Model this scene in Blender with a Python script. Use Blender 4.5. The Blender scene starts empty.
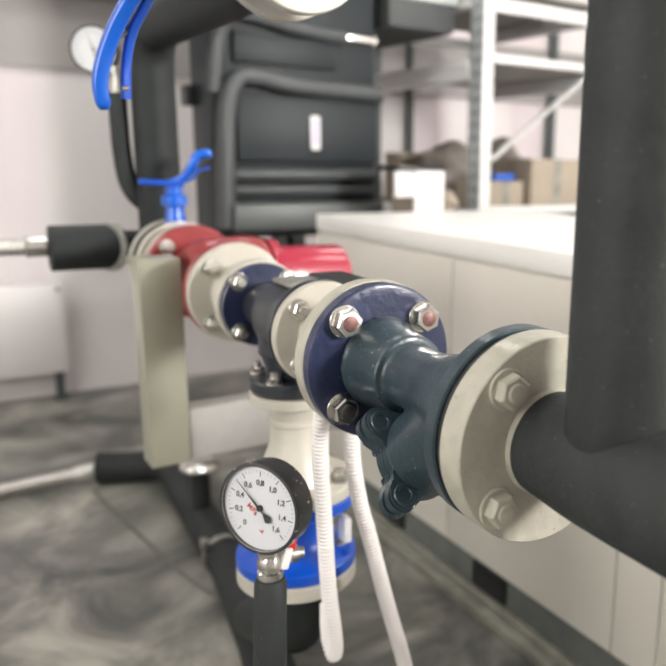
import bpy, bmesh, math, random
from mathutils import Vector, Matrix
random.seed(7)
V = Vector
COL = bpy.context.scene.collection
PI = math.pi

# ------------------------------------------------------------------ materials
def mat(name, col, rough=0.5, metal=0.0, var=0.0, vscale=8.0, bump=0.0, bscale=60.0,
        coat=0.0, specks=None, speck_scale=260.0, speck_cut=0.74, rvar=0.0, col2=None, spec=0.5):
    m = bpy.data.materials.new(name); m.use_nodes = True
    nt = m.node_tree; N = nt.nodes; L = nt.links
    b = N['Principled BSDF']
    b.inputs['Base Color'].default_value = (*col, 1)
    b.inputs['Roughness'].default_value = rough
    b.inputs['Metallic'].default_value = metal
    b.inputs['Coat Weight'].default_value = coat
    b.inputs['Coat Roughness'].default_value = 0.15
    b.inputs['Specular IOR Level'].default_value = spec
    tc = N.new('ShaderNodeTexCoord')
    last = None
    if var > 0 or col2:
        n = N.new('ShaderNodeTexNoise'); n.inputs['Scale'].default_value = vscale
        n.inputs['Detail'].default_value = 6; n.inputs['Roughness'].default_value = 0.6
        L.new(tc.outputs['Object'], n.inputs['Vector'])
        r = N.new('ShaderNodeValToRGB')
        r.color_ramp.elements[0].position = 0.36; r.color_ramp.elements[1].position = 0.64
        c2 = col2 if col2 else tuple(max(0, c*(1-var)) for c in col)
        r.color_ramp.elements[0].color = (*c2, 1); r.color_ramp.elements[1].color = (*col, 1)
        L.new(n.outputs['Fac'], r.inputs['Fac']); last = r.outputs['Color']
        if rvar:
            mr = N.new('ShaderNodeMapRange'); mr.inputs['To Min'].default_value = max(0, rough-rvar)
            mr.inputs['From Min'].default_value = .3; mr.inputs['From Max'].default_value = .7
            mr.inputs['To Max'].default_value = rough+rvar
            L.new(n.outputs['Fac'], mr.inputs['Value']); L.new(mr.outputs['Result'], b.inputs['Roughness'])
    if specks:
        n2 = N.new('ShaderNodeTexNoise'); n2.inputs['Scale'].default_value = speck_scale
        n2.inputs['Detail'].default_value = 2
        L.new(tc.outputs['Object'], n2.inputs['Vector'])
        r2 = N.new('ShaderNodeValToRGB')
        r2.color_ramp.elements[0].position = speck_cut; r2.color_ramp.elements[1].position = speck_cut+.04
        L.new(n2.outputs['Fac'], r2.inputs['Fac'])
        mx = N.new('ShaderNodeMix'); mx.data_type = 'RGBA'
        L.new(r2.outputs['Color'], mx.inputs[0])
        mx.inputs[6].default_value = (*col, 1); mx.inputs[7].default_value = (*specks, 1)
        if last: L.new(last, mx.inputs[6])
        last = mx.outputs[2]
    if last: L.new(last, b.inputs['Base Color'])
    if bump > 0:
        n3 = N.new('ShaderNodeTexNoise'); n3.inputs['Scale'].default_value = bscale
        n3.inputs['Detail'].default_value = 4
        L.new(tc.outputs['Object'], n3.inputs['Vector'])
        bp = N.new('ShaderNodeBump'); bp.inputs['Strength'].default_value = bump
        bp.inputs['Distance'].default_value = 0.004
        L.new(n3.outputs['Fac'], bp.inputs['Height']); L.new(bp.outputs['Normal'], b.inputs['Normal'])
    return m

M = {}
M['rubber'] = mat('black_foam_insulation', (.030,.034,.034), .62, var=.25, vscale=22, bump=.25, bscale=130, specks=(.12,.12,.11), speck_scale=300, speck_cut=.715, spec=.28)
M['rubber_soft'] = mat('black_foam_insulation_far', (.020,.024,.024), .62, var=.2, vscale=15, bump=.1, spec=.28)
M['gasket'] = mat('black_gasket', (.012,.014,.015), .55)
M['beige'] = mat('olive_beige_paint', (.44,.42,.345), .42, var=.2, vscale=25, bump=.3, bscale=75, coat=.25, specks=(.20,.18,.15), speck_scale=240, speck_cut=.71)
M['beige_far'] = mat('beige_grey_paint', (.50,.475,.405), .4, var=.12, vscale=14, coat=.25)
M['post'] = mat('olive_beige_steel_paint', (.30,.295,.225), .35, var=.12, vscale=6, coat=.3)
M['navy'] = mat('navy_enamel_paint', (.018,.026,.075), .33, var=.3, vscale=25, bump=.28, bscale=90, coat=.4, specks=(.10,.11,.13), speck_scale=280, speck_cut=.71)
M['teal'] = mat('grey_blue_cast_paint', (.027,.048,.060), .36, var=.25, vscale=20, bump=.16, bscale=120, coat=.3, specks=(.30,.33,.32), speck_scale=260, speck_cut=.705)
M['black_iron'] = mat('black_cast_iron_paint', (.022,.027,.034), .38, var=.2, bump=.1, coat=.2)
M['steel'] = mat('zinc_plated_steel', (.72,.70,.66), .22, metal=1, var=.15, vscale=80)
M['steel_dull'] = mat('dull_steel', (.55,.54,.50), .38, metal=1, var=.25, vscale=60)
M['copper'] = mat('rusty_stud_end', (.24,.12,.11), .5, metal=.4, var=.4, vscale=150)
M['dark_stud'] = mat('dark_stud_end', (.10,.10,.10), .4, metal=.8)
M['blue'] = mat('bright_blue_enamel', (.002,.095,.52), .3, coat=.35)
M['blue_deep'] = mat('deep_blue_enamel', (.002,.070,.48), .3, coat=.35, var=.15)
M['red'] = mat('red_pump_paint', (.27,.022,.022), .38, coat=.3, var=.2, vscale=12)
M['red_motor'] = mat('glossy_crimson_motor_housing', (.34,.010,.036), .25, coat=.6)
M['red_handle'] = mat('red_plastic', (.55,.02,.02), .4)
M['case'] = mat('black_gauge_case', (.025,.026,.030), .38, coat=.3, bump=.08, bscale=220, specks=(.55,.54,.50), speck_scale=120, speck_cut=.665)
M['black_plastic'] = mat('black_plastic', (.012,.013,.014), .35)
M['dial'] = mat('white_dial', (.86,.87,.90), .5)
M['ink'] = mat('black_ink', (.02,.02,.02), .6)
M['ink_red'] = mat('red_ink', (.75,.12,.10), .6)
M['conduit'] = mat('white_corrugated_plastic', (.80,.77,.75), .42, var=.05)
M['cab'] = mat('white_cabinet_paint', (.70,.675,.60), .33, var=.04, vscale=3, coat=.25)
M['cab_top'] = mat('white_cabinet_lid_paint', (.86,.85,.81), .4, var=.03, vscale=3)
M['seam'] = mat('dark_seam', (.12,.12,.11), .7)
M['plinth'] = mat('grey_green_plinth', (.16,.175,.16), .45, var=.35, vscale=9)
M['rail'] = mat('worn_beige_rail', (.27,.265,.225), .45, var=.35, vscale=14)
M['ahu'] = mat('charcoal_housing', (.016,.021,.024), .5, var=.15, vscale=4, spec=.3)
M['ahu_band'] = mat('charcoal_foam_band', (.042,.048,.049), .5, var=.2, vscale=9)  # tone lifted evenly to carry the highlight from above
M['ahu_base'] = mat('grey_base_metal', (.075,.082,.080), .45)
M['galv'] = mat('galvanised_steel', (.58,.62,.62), .42, metal=.35, var=.25, vscale=18)
M['rackwhite'] = mat('white_rack_paint', (.62,.62,.61), .35)
M['rack_deck'] = mat('grey_shelf_deck', (.30,.29,.27), .6)
M['darkpost'] = mat('dark_steel_post', (.06,.07,.07), .5)
M['card'] = mat('brown_cardboard', (.34,.285,.225), .8, var=.12)
M['paper'] = mat('white_paper', (.72,.71,.70), .7)
M['sack'] = mat('grey_brown_sack', (.24,.21,.185), .85, var=.35, vscale=12, bump=.3, bscale=20)
M['label_purple'] = mat('lilac_scale', (.45,.38,.66), .5)
M['braid'] = mat('braided_steel_hose', (.62,.60,.56), .32, metal=.85, var=.35, vscale=260, bump=.5, bscale=320)
M['concrete'] = mat('light_concrete', (.40,.385,.36), .6, var=.15)
M['radiator'] = mat('white_radiator_enamel', (.66,.63,.62), .4)
M['tape'] = mat('silver_tape', (.68,.67,.62), .3, metal=.5, var=.3, vscale=70)
M['cable'] = mat('grey_cable', (.13,.13,.12), .6)

def wall_material():
    m = bpy.data.materials.new('painted_plaster'); m.use_nodes = True
    nt = m.node_tree; N = nt.nodes; L = nt.links; b = N['Principled BSDF']; b.inputs['Roughness'].default_value = .6
    tc = N.new('ShaderNodeTexCoord'); n = N.new('ShaderNodeTexNoise'); n.inputs['Scale'].default_value = 1.6
    mp = N.new('ShaderNodeMapping'); mp.inputs['Scale'].default_value = (1.6, 1.6, .12)
    L.new(tc.outputs['Object'], mp.inputs['Vector']); L.new(mp.outputs['Vector'], n.inputs['Vector'])
    r = N.new('ShaderNodeValToRGB')
    r.color_ramp.elements[0].position = .42; r.color_ramp.elements[0].color = (.60,.535,.545,1)
    r.color_ramp.elements[1].position = .52; r.color_ramp.elements[1].color = (.68,.645,.635,1)
    L.new(n.outputs['Fac'], r.inputs['Fac']); L.new(r.outputs['Color'], b.inputs['Base Color'])
    return m
def floor_material():
    m = bpy.data.materials.new('worn_grey_concrete'); m.use_nodes = True
    nt = m.node_tree; N = nt.nodes; L = nt.links; b = N['Principled BSDF']
    tc = N.new('ShaderNodeTexCoord')
    n = N.new('ShaderNodeTexNoise'); n.inputs['Scale'].default_value = 3.1; n.inputs['Detail'].default_value = 10; n.inputs['Roughness'].default_value = .62; n.inputs['Distortion'].default_value = .8
    L.new(tc.outputs['Object'], n.inputs['Vector'])
    r = N.new('ShaderNodeValToRGB'); e = r.color_ramp.elements
    e[0].position = .38; e[0].color = (.060,.062,.056,1); e[1].position = .66; e[1].color = (.34,.325,.285,1)
    k = e.new(.5); k.color = (.155,.152,.135,1)
    L.new(n.outputs['Fac'], r.inputs['Fac']); L.new(r.outputs['Color'], b.inputs['Base Color'])
    mr = N.new('ShaderNodeMapRange'); mr.inputs['To Min'].default_value = .22; mr.inputs['To Max'].default_value = .5
    n2 = N.new('ShaderNodeTexNoise'); n2.inputs['Scale'].default_value = 6; L.new(tc.outputs['Object'], n2.inputs['Vector'])
    L.new(n2.outputs['Fac'], mr.inputs['Value']); L.new(mr.outputs['Result'], b.inputs['Roughness'])
    bp = N.new('ShaderNodeBump'); bp.inputs['Strength'].default_value = .12; bp.inputs['Distance'].default_value = .01
    L.new(n.outputs['Fac'], bp.inputs['Height']); L.new(bp.outputs['Normal'], b.inputs['Normal'])
    return m
def emit(name, col, s):
    m = bpy.data.materials.new(name); m.use_nodes = True
    b = m.node_tree.nodes['Principled BSDF']
    b.inputs['Emission Color'].default_value = (*col, 1); b.inputs['Emission Strength'].default_value = s
    b.inputs['Base Color'].default_value = (*col, 1)
    return m
def glass():
    m = bpy.data.materials.new('clear_glass'); m.use_nodes = True
    nt = m.node_tree; N = nt.nodes; L = nt.links
    for n in list(N): N.remove(n)
    o = N.new('ShaderNodeOutputMaterial'); t = N.new('ShaderNodeBsdfTransparent'); g = N.new('ShaderNodeBsdfGlossy')
    g.inputs['Roughness'].default_value = .04
    f = N.new('ShaderNodeFresnel'); f.inputs['IOR'].default_value = 1.35; x = N.new('ShaderNodeMixShader')
    L.new(f.outputs[0], x.inputs[0]); L.new(t.outputs[0], x.inputs[1]); L.new(g.outputs[0], x.inputs[2])
    L.new(x.outputs[0], o.inputs['Surface'])
    return m
M['wall'] = wall_material(); M['floor'] = floor_material(); M['glass'] = glass()
M['wall_grey'] = mat('grey_wall_band', (.30,.28,.272), .6, var=.08, vscale=2)
M['wall_dark'] = mat('dark_duct_paint', (.05,.055,.055), .6)
M['ceil'] = mat('ceiling_paint', (.62,.61,.60), .8)
M['lamp'] = emit('lamp_diffuser', (1,.985,.955), 8.0)
M['fill_soft'] = emit('fill_pane_soft', (1,.985,.94), 2.8)  # fill glow for the added pane on the left wall
M['daylight'] = emit('daylight_pane', (1,.975,.94), 52.0)

# ------------------------------------------------------------------ mesh helpers
def basis(d, up=None):
    d = V(d).normalized()
    u = V(up) if up else (V((0,0,1)) if abs(d.z) < .9 else V((1,0,0)))
    x = u.cross(d).normalized(); y = d.cross(x).normalized()
    return x, y, d
def lathe(bm, prof, o=(0,0,0), d=(0,1,0), seg=48, up=None, close=True):
    """prof = list of (t along axis, radius)"""
    x, y, z = basis(d, up); o = V(o); rings = []
    for t, r in prof:
        if r < 1e-6: rings.append([bm.verts.new(o+z*t)])
        else: rings.append([bm.verts.new(o+z*t+(x*math.cos(a)+y*math.sin(a))*r) for a in (2*PI*i/seg for i in range(seg))])
    for A, B in zip(rings, rings[1:]):
        for i in range(seg):
            j = (i+1) % seg
            if len(A) == 1 and len(B) == 1: continue
            if len(A) == 1: bm.faces.new((A[0], B[j], B[i]))
            elif len(B) == 1: bm.faces.new((A[i], A[j], B[0]))
            else: bm.faces.new((A[i], A[j], B[j], B[i]))
    if close:
        for R, f in ((rings[0], True), (rings[-1], False)):
            if len(R) > 1: bm.faces.new(R[::-1] if f else R)
    return bm
def disc(bm, t0, t1, r, o=(0,0,0), d=(0,1,0), c=.0015, seg=64):
    if t1 < t0: t0, t1 = t1, t0
    return lathe(bm, [(t0,0),(t0,r-c),(t0+c,r),(t1-c,r),(t1,r-c),(t1,0)], o, d, seg)
def ring(bm, t0, t1, r0, r1, o, d, seg=48):
    lathe(bm, [(t0,r0),(t0,r1),(t1,r1),(t1,r0),(t0,r0)], o, d, seg, close=False)
    return bm
def box(bm, lo, hi, bev=0.0, rot=None, about=None):
    lo, hi = V(lo), V(hi); c = (lo+hi)/2; s = hi-lo
    m = Matrix.Translation(c) @ Matrix.Diagonal((*s, 1))
    if rot is not None:
        p = V(about) if about else c
        m = Matrix.Translation(p) @ rot.to_4x4() @ Matrix.Translation(-p) @ m
    r = bmesh.ops.create_cube(bm, size=1, matrix=m)
    if bev > 0:
        es = list({e for v in r['verts'] for e in v.link_edges})
        bmesh.ops.bevel(bm, geom=es, offset=bev, segments=2, affect='EDGES', profile=.5)
    return bm
def prism(bm, pts, o, d, h, up=None, bev=0):
    x, y, z = basis(d, up); o = V(o)
    A = [bm.verts.new(o+x*p[0]+y*p[1]) for p in pts]; B = [bm.verts.new(o+x*p[0]+y*p[1]+z*h) for p in pts]
    n = len(pts)
    bm.faces.new(A[::-1]); bm.faces.new(B)
    for i in range(n): bm.faces.new((A[i], A[(i+1) % n], B[(i+1) % n], B[i]))
    if bev:
        bmesh.ops.bevel(bm, geom=[e for e in bm.edges if (e.verts[0] in A and e.verts[1] in A) or (e.verts[0] in B and e.verts[1] in B)], offset=bev, segments=2, affect='EDGES')
    return bm
def spline(pts, n=12):
    P = [V(p) for p in pts]; P = [P[0]*2-P[1]] + P + [P[-1]*2-P[-2]]; out = []
    for i in range(1, len(P)-2):
        for k in range(n):
            t = k/n; a, b, c, d = P[i-1], P[i], P[i+1], P[i+2]
            out.append(.5*((2*b)+(c-a)*t+(2*a-5*b+4*c-d)*t*t+(3*b-a-3*c+d)*t**3))
    out.append(P[-2]); return out
def resample(P, step):
    out = [P[0]]; acc = 0
    for a, b in zip(P, P[1:]):
        L = (b-a).length; s = step-acc
        while s <= L:
            out.append(a.lerp(b, s/L)); s += step
        acc = L-(s-step)
    return out
def sweep(bm, P, r, seg=24, flat=None, caps=True, up=(0,0,1)):
    """r: radius or function(i, n); flat=(a,b) makes an a*b superellipse section"""
    P = [V(p) for p in P]; n = len(P); T = []
    for i in range(n): T.append((P[min(i+1, n-1)]-P[max(i-1, 0)]).normalized())
    u = V(up)
    if abs(u.dot(T[0])) > .95: u = V((1,0,0))
    nx = u.cross(T[0]).normalized(); rings = []
    for i in range(n):
        nx = (nx-T[i]*nx.dot(T[i])).normalized(); ny = T[i].cross(nx)
        rr = r(i, n) if callable(r) else r
        R = []
        for k in range(seg):
            a = 2*PI*k/seg; ca, sa = math.cos(a), math.sin(a)
            if flat:
                p = .55; ca = math.copysign(abs(ca)**p, ca)*flat[0]; sa = math.copysign(abs(sa)**p, sa)*flat[1]
            R.append(bm.verts.new(P[i]+(nx*ca+ny*sa)*rr))
        rings.append(R)
    for A, B in zip(rings, rings[1:]):
        for k in range(seg):
            j = (k+1) % seg; bm.faces.new((A[k], A[j], B[j], B[k]))
    if caps: bm.faces.new(rings[0][::-1]); bm.faces.new(rings[-1])
    return bm
def elbow(a, c, b, rad, n=12):
    """polyline a -> c -> b with a round bend of radius rad at c"""
    a, c, b = V(a), V(c), V(b); u = (a-c).normalized(); w = (b-c).normalized()
    out = [a]
    h = math.acos(max(-1, min(1, u.dot(w))))/2; t = rad/math.tan(h); ctr = c+(u+w).normalized()*(rad/math.sin(h))
    s, e = c+u*t-ctr, c+w*t-ctr
    for i in range(n+1):
        k = i/n; v = s.lerp(e, k).normalized()*rad
        th = s.angle(e); v = (s*math.sin((1-k)*th)+e*math.sin(k*th))/math.sin(th)
        out.append(ctr+v)
    out.append(b); return out

WC = {}
def obj(name, bm, m, parent=None, label=None, sharp=35, remesh=0, sm=0, kind=None):
    bmesh.ops.recalc_face_normals(bm, faces=bm.faces)
    xs = [v.co for v in bm.verts]
    c = V([(min(v[i] for v in xs)+max(v[i] for v in xs))/2 for i in range(3)])
    for v in bm.verts: v.co -= c
    me = bpy.data.meshes.new(name); bm.to_mesh(me); bm.free()
    for p in me.polygons: p.use_smooth = True
    me.set_sharp_from_angle(angle=math.radians(sharp))
    me.materials.append(m if not isinstance(m, str) else M[m])
    o = bpy.data.objects.new(name, me); COL.objects.link(o)
    base = WC[parent.name] if parent else V((0,0,0))
    o.location = c-base; WC[o.name] = c
    if parent: o.parent = parent
    if label: o['label'] = label
    if kind: o['kind'] = kind
    if remesh:
        r = o.modifiers.new('fuse', 'REMESH'); r.mode = 'VOXEL'; r.voxel_size = remesh; r.use_smooth_shade = True
        if sm:
            s = o.modifiers.new('soften', 'SMOOTH'); s.factor = .5; s.iterations = sm
    return o
def tag(o, label, cat, group=None):
    o['label'] = label; o['category'] = cat
    if group: o['group'] = group
    return o
def thing(name, label, cat, loc, group=None):
    o = bpy.data.objects.new(name, None); COL.objects.link(o); o.empty_display_size = .05
    o.location = loc; WC[o.name] = V(loc); return tag(o, label, cat, group)
def struct(name, bm, m, parent=None):
    return obj(name, bm, m, parent, kind='structure')
B = bmesh.new
X, Y, Z = V((1,0,0)), V((0,1,0)), V((0,0,1))

def hex_bolt(parent, p, d, r=.0155, h=.010, wr=.0185, wh=.003, stud=.005, m='steel', sm='dark_stud', rot=.2, name='bolt', label=None, boltfar=0.0, slab=None):
    """hex nut on a washer on a face at p, pointing along d, with the stud end showing"""
    d = V(d).normalized(); p = V(p); bm = B()
    lathe(bm, [(0,0),(0,wr-.0005),(.0005,wr),(wh-.0005,wr),(wh,wr-.0005),(wh,0)], p, d, 28)
    x, y, z = basis(d)
    pts = [(math.cos(rot+i*PI/3)*r, math.sin(rot+i*PI/3)*r) for i in range(6)]
    def hexring(s, t):
        return [bm.verts.new(p+(x*q[0]+y*q[1])*s+z*t) for q in pts]
    R = [hexring(.97, wh), hexring(1, wh+.0012), hexring(1, wh+h-.0018), hexring(.88, wh+h)]
    for A, C in zip(R, R[1:]):
        for i in range(6): bm.faces.new((A[i], A[(i+1) % 6], C[(i+1) % 6], C[i]))
    bm.faces.new(R[0][::-1]); bm.faces.new(R[-1])
    if boltfar: lathe(bm, [(-boltfar, r*.55), (0, r*.55)], p, d, 16)
    b = obj(name, bm, m, parent, sharp=25, label=label)
    if stud:
        s = B(); lathe(s, [(wh+h-.002,0),(wh+h-.002,r*.55),(wh+h+stud-.0008,r*.55),(wh+h+stud,r*.48),(wh+h+stud,0)], p, d, 24)
        obj('stud', s, sm, b, label=slab)
    return b

H = .85
# ------------------------------------------------------------------ room shell
XL, XR, YB, YF, ZC = -3.0, 3.6, 3.358, -3.2, 2.95
def slab(name, lo, hi, m): return struct(name, box(B(), lo, hi), m)
slab('floor', (XL,YF,-.1), (XR,YB,0), 'floor')
slab('wall_back', (XL,YB,0), (XR,YB+.12,ZC), 'wall')
slab('wall_left', (XL-.12,YF,0), (XL,YB,ZC), 'wall')
slab('wall_right', (XR,YF,0), (XR+.12,YB,ZC), 'wall')
slab('wall_front', (XL,YF-.12,0), (XR,YF,ZC), 'wall')
slab('ceiling', (XL,YF,ZC), (XR,YB,ZC+.1), 'ceil')
slab('trim_1', (XL,YB-.02,1.44), (XR,YB,1.76), 'wall_grey')
slab('trim_2', (XL,YB-.10,1.76), (1.2,YB,2.05), 'wall_dark')

# ------------------------------------------------------------------ cabinet on the right
cx, cy0, cy1, ct = .62, -1.2, 1.765, .915
xb = 1.385
cab = thing('low_cabinet', 'long low white metal cabinet behind the pipes, standing on a grey plinth', 'cabinet', (1.0,.3,0))
bm = B(); box(bm, (cx+.004,cy0,.14), (xb,cy1-.004,ct-.03), .004); obj('body', bm, 'cab', cab)
seams = [.343+.002, .454, 1.15]
ys = [cy0, -.35, .345, .454, 1.02, cy1]
for a, b_ in zip(ys, ys[1:]):
    bm = B(); box(bm, (cx-.006,a+.0015,.142), (cx+.008,b_-.0015,ct-.055), .0015); obj('panel', bm, 'cab', cab)
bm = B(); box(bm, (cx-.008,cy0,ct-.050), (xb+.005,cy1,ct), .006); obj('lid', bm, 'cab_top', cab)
bm = B(); box(bm, (cx+.015,cy0,.03), (xb-.02,cy1-.03,.141)); obj('plinth', bm, 'plinth', cab)
bm = B(); box(bm, (cx-.025,cy0,.0), (cx+.02,cy1-.01,.030), .004); box(bm, (cx+.0,cy0,.03), (cx+.016,cy1-.01,.05), .003)
obj('base_rail', bm, 'rail', cab)
bm = B(); box(bm, (cx+.006,.80,.060), (cx+.03,.925,.118)); obj('plinth_slot', bm, 'black_plastic', cab)
bm = B(); box(bm, (cx+.006,1.26,.060), (cx+.03,1.36,.118)); obj('plinth_slot', bm, 'black_plastic', cab)

# ------------------------------------------------------------------ near insulated pipe with flange
R65 = .0925
near = thing('insulated_tee_pipe', 'large black insulated pipe tee at the right edge, with the nearest beige flange', 'pipe', (0,-.1,.8))
bm = B()
def rr(i, n): return [.0455,.0462,.0475,.049,.050,.0505][min(i, 5)]
sweep(bm, [V((0,-.005,H)),V((0,-.012,H)),V((0,-.03,H)),V((0,-.05,H)),V((0,-.07,H))]+[V((0,y,H)) for y in (-.1,-.2,-.3,-.5,-.9,-1.4)], rr, 48)
hr = obj('horizontal_insulation', bm, 'rubber', near)
bm = B(); sweep(bm, [V((.002,-.082,z)) for z in (.874,.879,.9,1.0,1.2,1.5,2.0,2.6,ZC)], lambda i, n: [.042,.0445,.0450,.0452,.0455,.046,.046,.046,.046][i], 48)
obj('riser_insulation', bm, 'rubber', near)
bm = B(); lathe(bm, [(-.030,0),(-.030,R65-.0012),(-.0288,R65),(-.0010,R65),(0,R65-.0010),(0,.045),(.003,.043),(.003,0)], (0,0,H), (0,-1,0), 96)
fl = obj('flange', bm, 'beige', near)
bm = B(); lathe(bm, [(0,.0435),(.0012,.0475),(.0045,.0468),(.007,.044)], (0,0,H), (0,-1,0), 64)
obj('weld_bead', bm, 'beige', near)
for sx in (-1,1):
    for sz in (-1,1):
        a = math.radians(-3)
        x, z = sx*.0512, sz*.0512
        px, pz = x*math.cos(a)-z*math.sin(a), x*math.sin(a)+z*math.cos(a)
        hex_bolt(near, (px,0,H+pz), (0,-1,0), r=.0150, h=.011, wr=.0178, wh=.0035, stud=.0022, m='beige', sm='beige', rot=.35 if sz > 0 else .1, label='beige painted bolt')
bm = B(); disc(bm, .0301, .0385, .0895, (0,0,H), Y, .0012, 96); obj('gasket', bm, 'gasket', near)

# ------------------------------------------------------------------ Y strainer
st = thing('y_strainer', 'grey-blue cast strainer body with slanted leg between the navy flange and the nearest beige flange', 'strainer', (0,.16,.75))
bm = B()
lathe(bm, [(.056,0),(.056,.070),(.062,.068),(.070,.061),(.085,.056),(.115,.050),(.15,.043),(.175,.0375),(.205,.0355),(.225,.0355),(.2315,.0360),(.233,.0445),(.245,.0455),(.272,.0490),(.288,.052),(.297,.056),(.297,0)], (0,0,H), Y, 64)
ld = V((0,.78,-.62)).normalized(); le = V((0,.62,.78)).normalized()
lc = V((0,.194,.775))
lathe(bm, [(-.12,0),(-.12,.045),(-.05,.047),(-.012,.048),(.004,.048),(.004,0)], lc, ld, 48)
obj('body', bm, 'teal', st, remesh=.0022, sm=6)
bm = B(); lathe(bm, [(.039,0),(.039,R65-.002),(.0405,R65),(.054,R65),(.0575,R65-.0035),(.060,.074),(.062,.066),(.062,0)], (0,0,H), Y, 96)
obj('flange', bm, 'teal', st)
def lobes(s=1.0):
    out = []
    for i in range(144):
        a = 2*PI*i/144; dx, dy = math.cos(a), math.sin(a); r = .047
        for lx in (-1,1):
            for ly in (-1,1):
                px, py, lr = lx*.043, ly*.041, .0190
                b = dx*px+dy*py; q = b*b-(px*px+py*py-lr*lr)
                if q > 0 and b > 0: r = max(r, b+math.sqrt(q))
        out.append(r)
    for _ in range(5): out = [(out[i-1]+out[i]*2+out[(i+1) % 144])/4 for i in range(144)]
    return [(math.cos(2*PI*i/144)*out[i]*s, math.sin(2*PI*i/144)*out[i]*s) for i in range(144)]
# leg collar and cover
up = le
bm = B(); prism(bm, lobes(), lc, ld, .0155, up=up, bev=.0024); obj('leg_flange', bm, 'teal', st, sharp=50)
bm = B(); prism(bm, lobes(1.0), lc+ld*.0162, ld, .0165, up=up, bev=.0030); lathe(bm, [(0,.0),(0,.036),(.008,.030),(.010,0)], lc+ld*.0325, ld, 40)
cov = obj('cover', bm, 'teal', st, sharp=50)
bx, by, _ = basis(ld, up)
for lx in (-1,1):
    for ly in (-1,1):
        p = lc+bx*lx*.043+by*ly*.041
        hex_bolt(cov, p+ld*.0327, ld, r=.0095, h=.006, wr=.0115, wh=.002, stud=0, m='teal')
        s = B(); lathe(s, [(0,0),(0,.0125),(.0015,.0115),(.0015,.0075),(.0004,.0070),(.0004,0)], p, -ld, 24)
        obj('boss', s, 'teal', st)
# navy flange at the far end
FB = .297
bm = B(); lathe(bm, [(0,0),(0,.050),(.001,.080),(.001,R65-.004),(.002,R65-.001),(.003,R65),(.0175,R65),(.0178,R65-.002),(.0178,0)], (0,FB,H), Y, 96)
nf = obj('navy_flange', bm, 'navy', st, label='navy blue painted flange with four bolts')
for sx in (-1,1):
    for sz in (-1,1):
        a = math.radians(-2.5); bxx, bzz = sx*.0512*math.cos(a)-sz*.0512*math.sin(a), sx*.0512*math.sin(a)+sz*.0512*math.cos(a)
        hex_bolt(st, (bxx,FB+.001,H+bzz), (0,-1,0), r=.0165, h=.0145, wr=.0188, wh=.003, stud=.0012 if sz > 0 else .0055, m='steel', sm='copper' if sz > 0 else 'dark_stud', rot=.1*sx+.3*sz, label='zinc plated bolt', slab='rusty stud end' if sz > 0 else 'dark stud end')

# ------------------------------------------------------------------ spool: beige flange behind the navy one, neck, smaller flange
sp = thing('pipe_spool', 'short beige pipe spool directly behind the navy flange, with a smaller rear flange', 'pipe', (0,.4,.8))
bm = B(); disc(bm, FB+.0185, FB+.041, R65+.001, (0,0,H), Y, .0015, 96); obj('flange', bm, 'beige', sp)
bm = B(); lathe(bm, [(FB+.041,.045),(FB+.06,.038),(.44,.034),(.455,.040)], (0,0,H), Y, 48); obj('neck', bm, 'beige_far', sp)
R50 = .071
ys0 = .455
bm = B(); disc(bm, ys0, ys0+.016, R50, (0,0,H), Y, .0015, 64); obj('flange', bm, 'beige_far', sp)
for sx in (-1,1):
    for sz in (-1,1):
        hex_bolt(sp, (sx*.038,ys0,H+sz*.038), (0,-1,0), r=.0115, h=.009, wr=.0140, wh=.0025, stud=.006, m='steel', sm='steel_dull')
        hex_bolt(sp, (sx*.0512,FB+.041,H+sz*.0512), (0,1,0), r=.0152, h=.010, wr=.0182, wh=.003, stud=.005, m='steel', sm='steel_dull')
bm = B(); disc(bm, ys0+.0165, ys0+.0225, R50-.002, (0,0,H), Y, .001, 64); obj('gasket', bm, 'gasket', sp)

# ------------------------------------------------------------------ black three-way body with side bolts and a flange pointing down
YV = .575
tv = thing('three_way_valve', 'black cast three-way valve body between two round flanges, its third flange pointing down', 'valve', (0,YV,.72))
bm = B()
lathe(bm, [(.478,0),(.478,R50),(.484,R50+.001),(.494,R50-.004),(.504,.062),(.508,.055),(.54,.052),(.60,.052),(.612,.046),(.625,.038),(.688,.036),(.688,0)], (0,0,H), Y, 56)
lathe(bm, [(0,0),(0,.046),(-.05,.050),(-.055,.046),(-.072,.040),(-.085,.038),(-.085,0)], (0,YV,H), Z, 48)
obj('body', bm, 'black_iron', tv, remesh=.0028, sm=3)
bm = B(); disc(bm, .688, .702, .0665, (0,0,H), Y, .0015, 64); obj('flange', bm, 'navy', tv, label='dark navy flange')
for sx in (-1,1):
    for sz in (-1,1):
        hex_bolt(tv, (sx*.040,.688,H+sz*.040), (0,-1,0), r=.0115, h=.010, wr=.0145, wh=.0025, stud=.006, m='steel', sm='steel_dull')
ZB = H-.085     # bottom flange
bm = B(); disc(bm, ZB-.020, ZB-.001, .064, (0,YV,0), Z, .003, 64); obj('branch_flange', bm, 'black_iron', tv)
for sx in (-1,1):
    for sy in (-1,1):
        hex_bolt(tv, (sx*.042,YV+sy*.034,ZB-.001), Z, r=.010, h=.008, wr=.0125, wh=.002, stud=.008, m='steel', sm='steel_dull')
# terminal blocks on top
bm = B(); box(bm, (.045,.45,H+.050), (.105,.62,H+.058), .003); obj('cover_plate', bm, 'black_plastic', tv)
bm = B(); box(bm, (-.02,.515,H+.051), (.040,.60,H+.058), .003); obj('cover_plate', bm, 'steel_dull', tv, label='bare metal plate')

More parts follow.
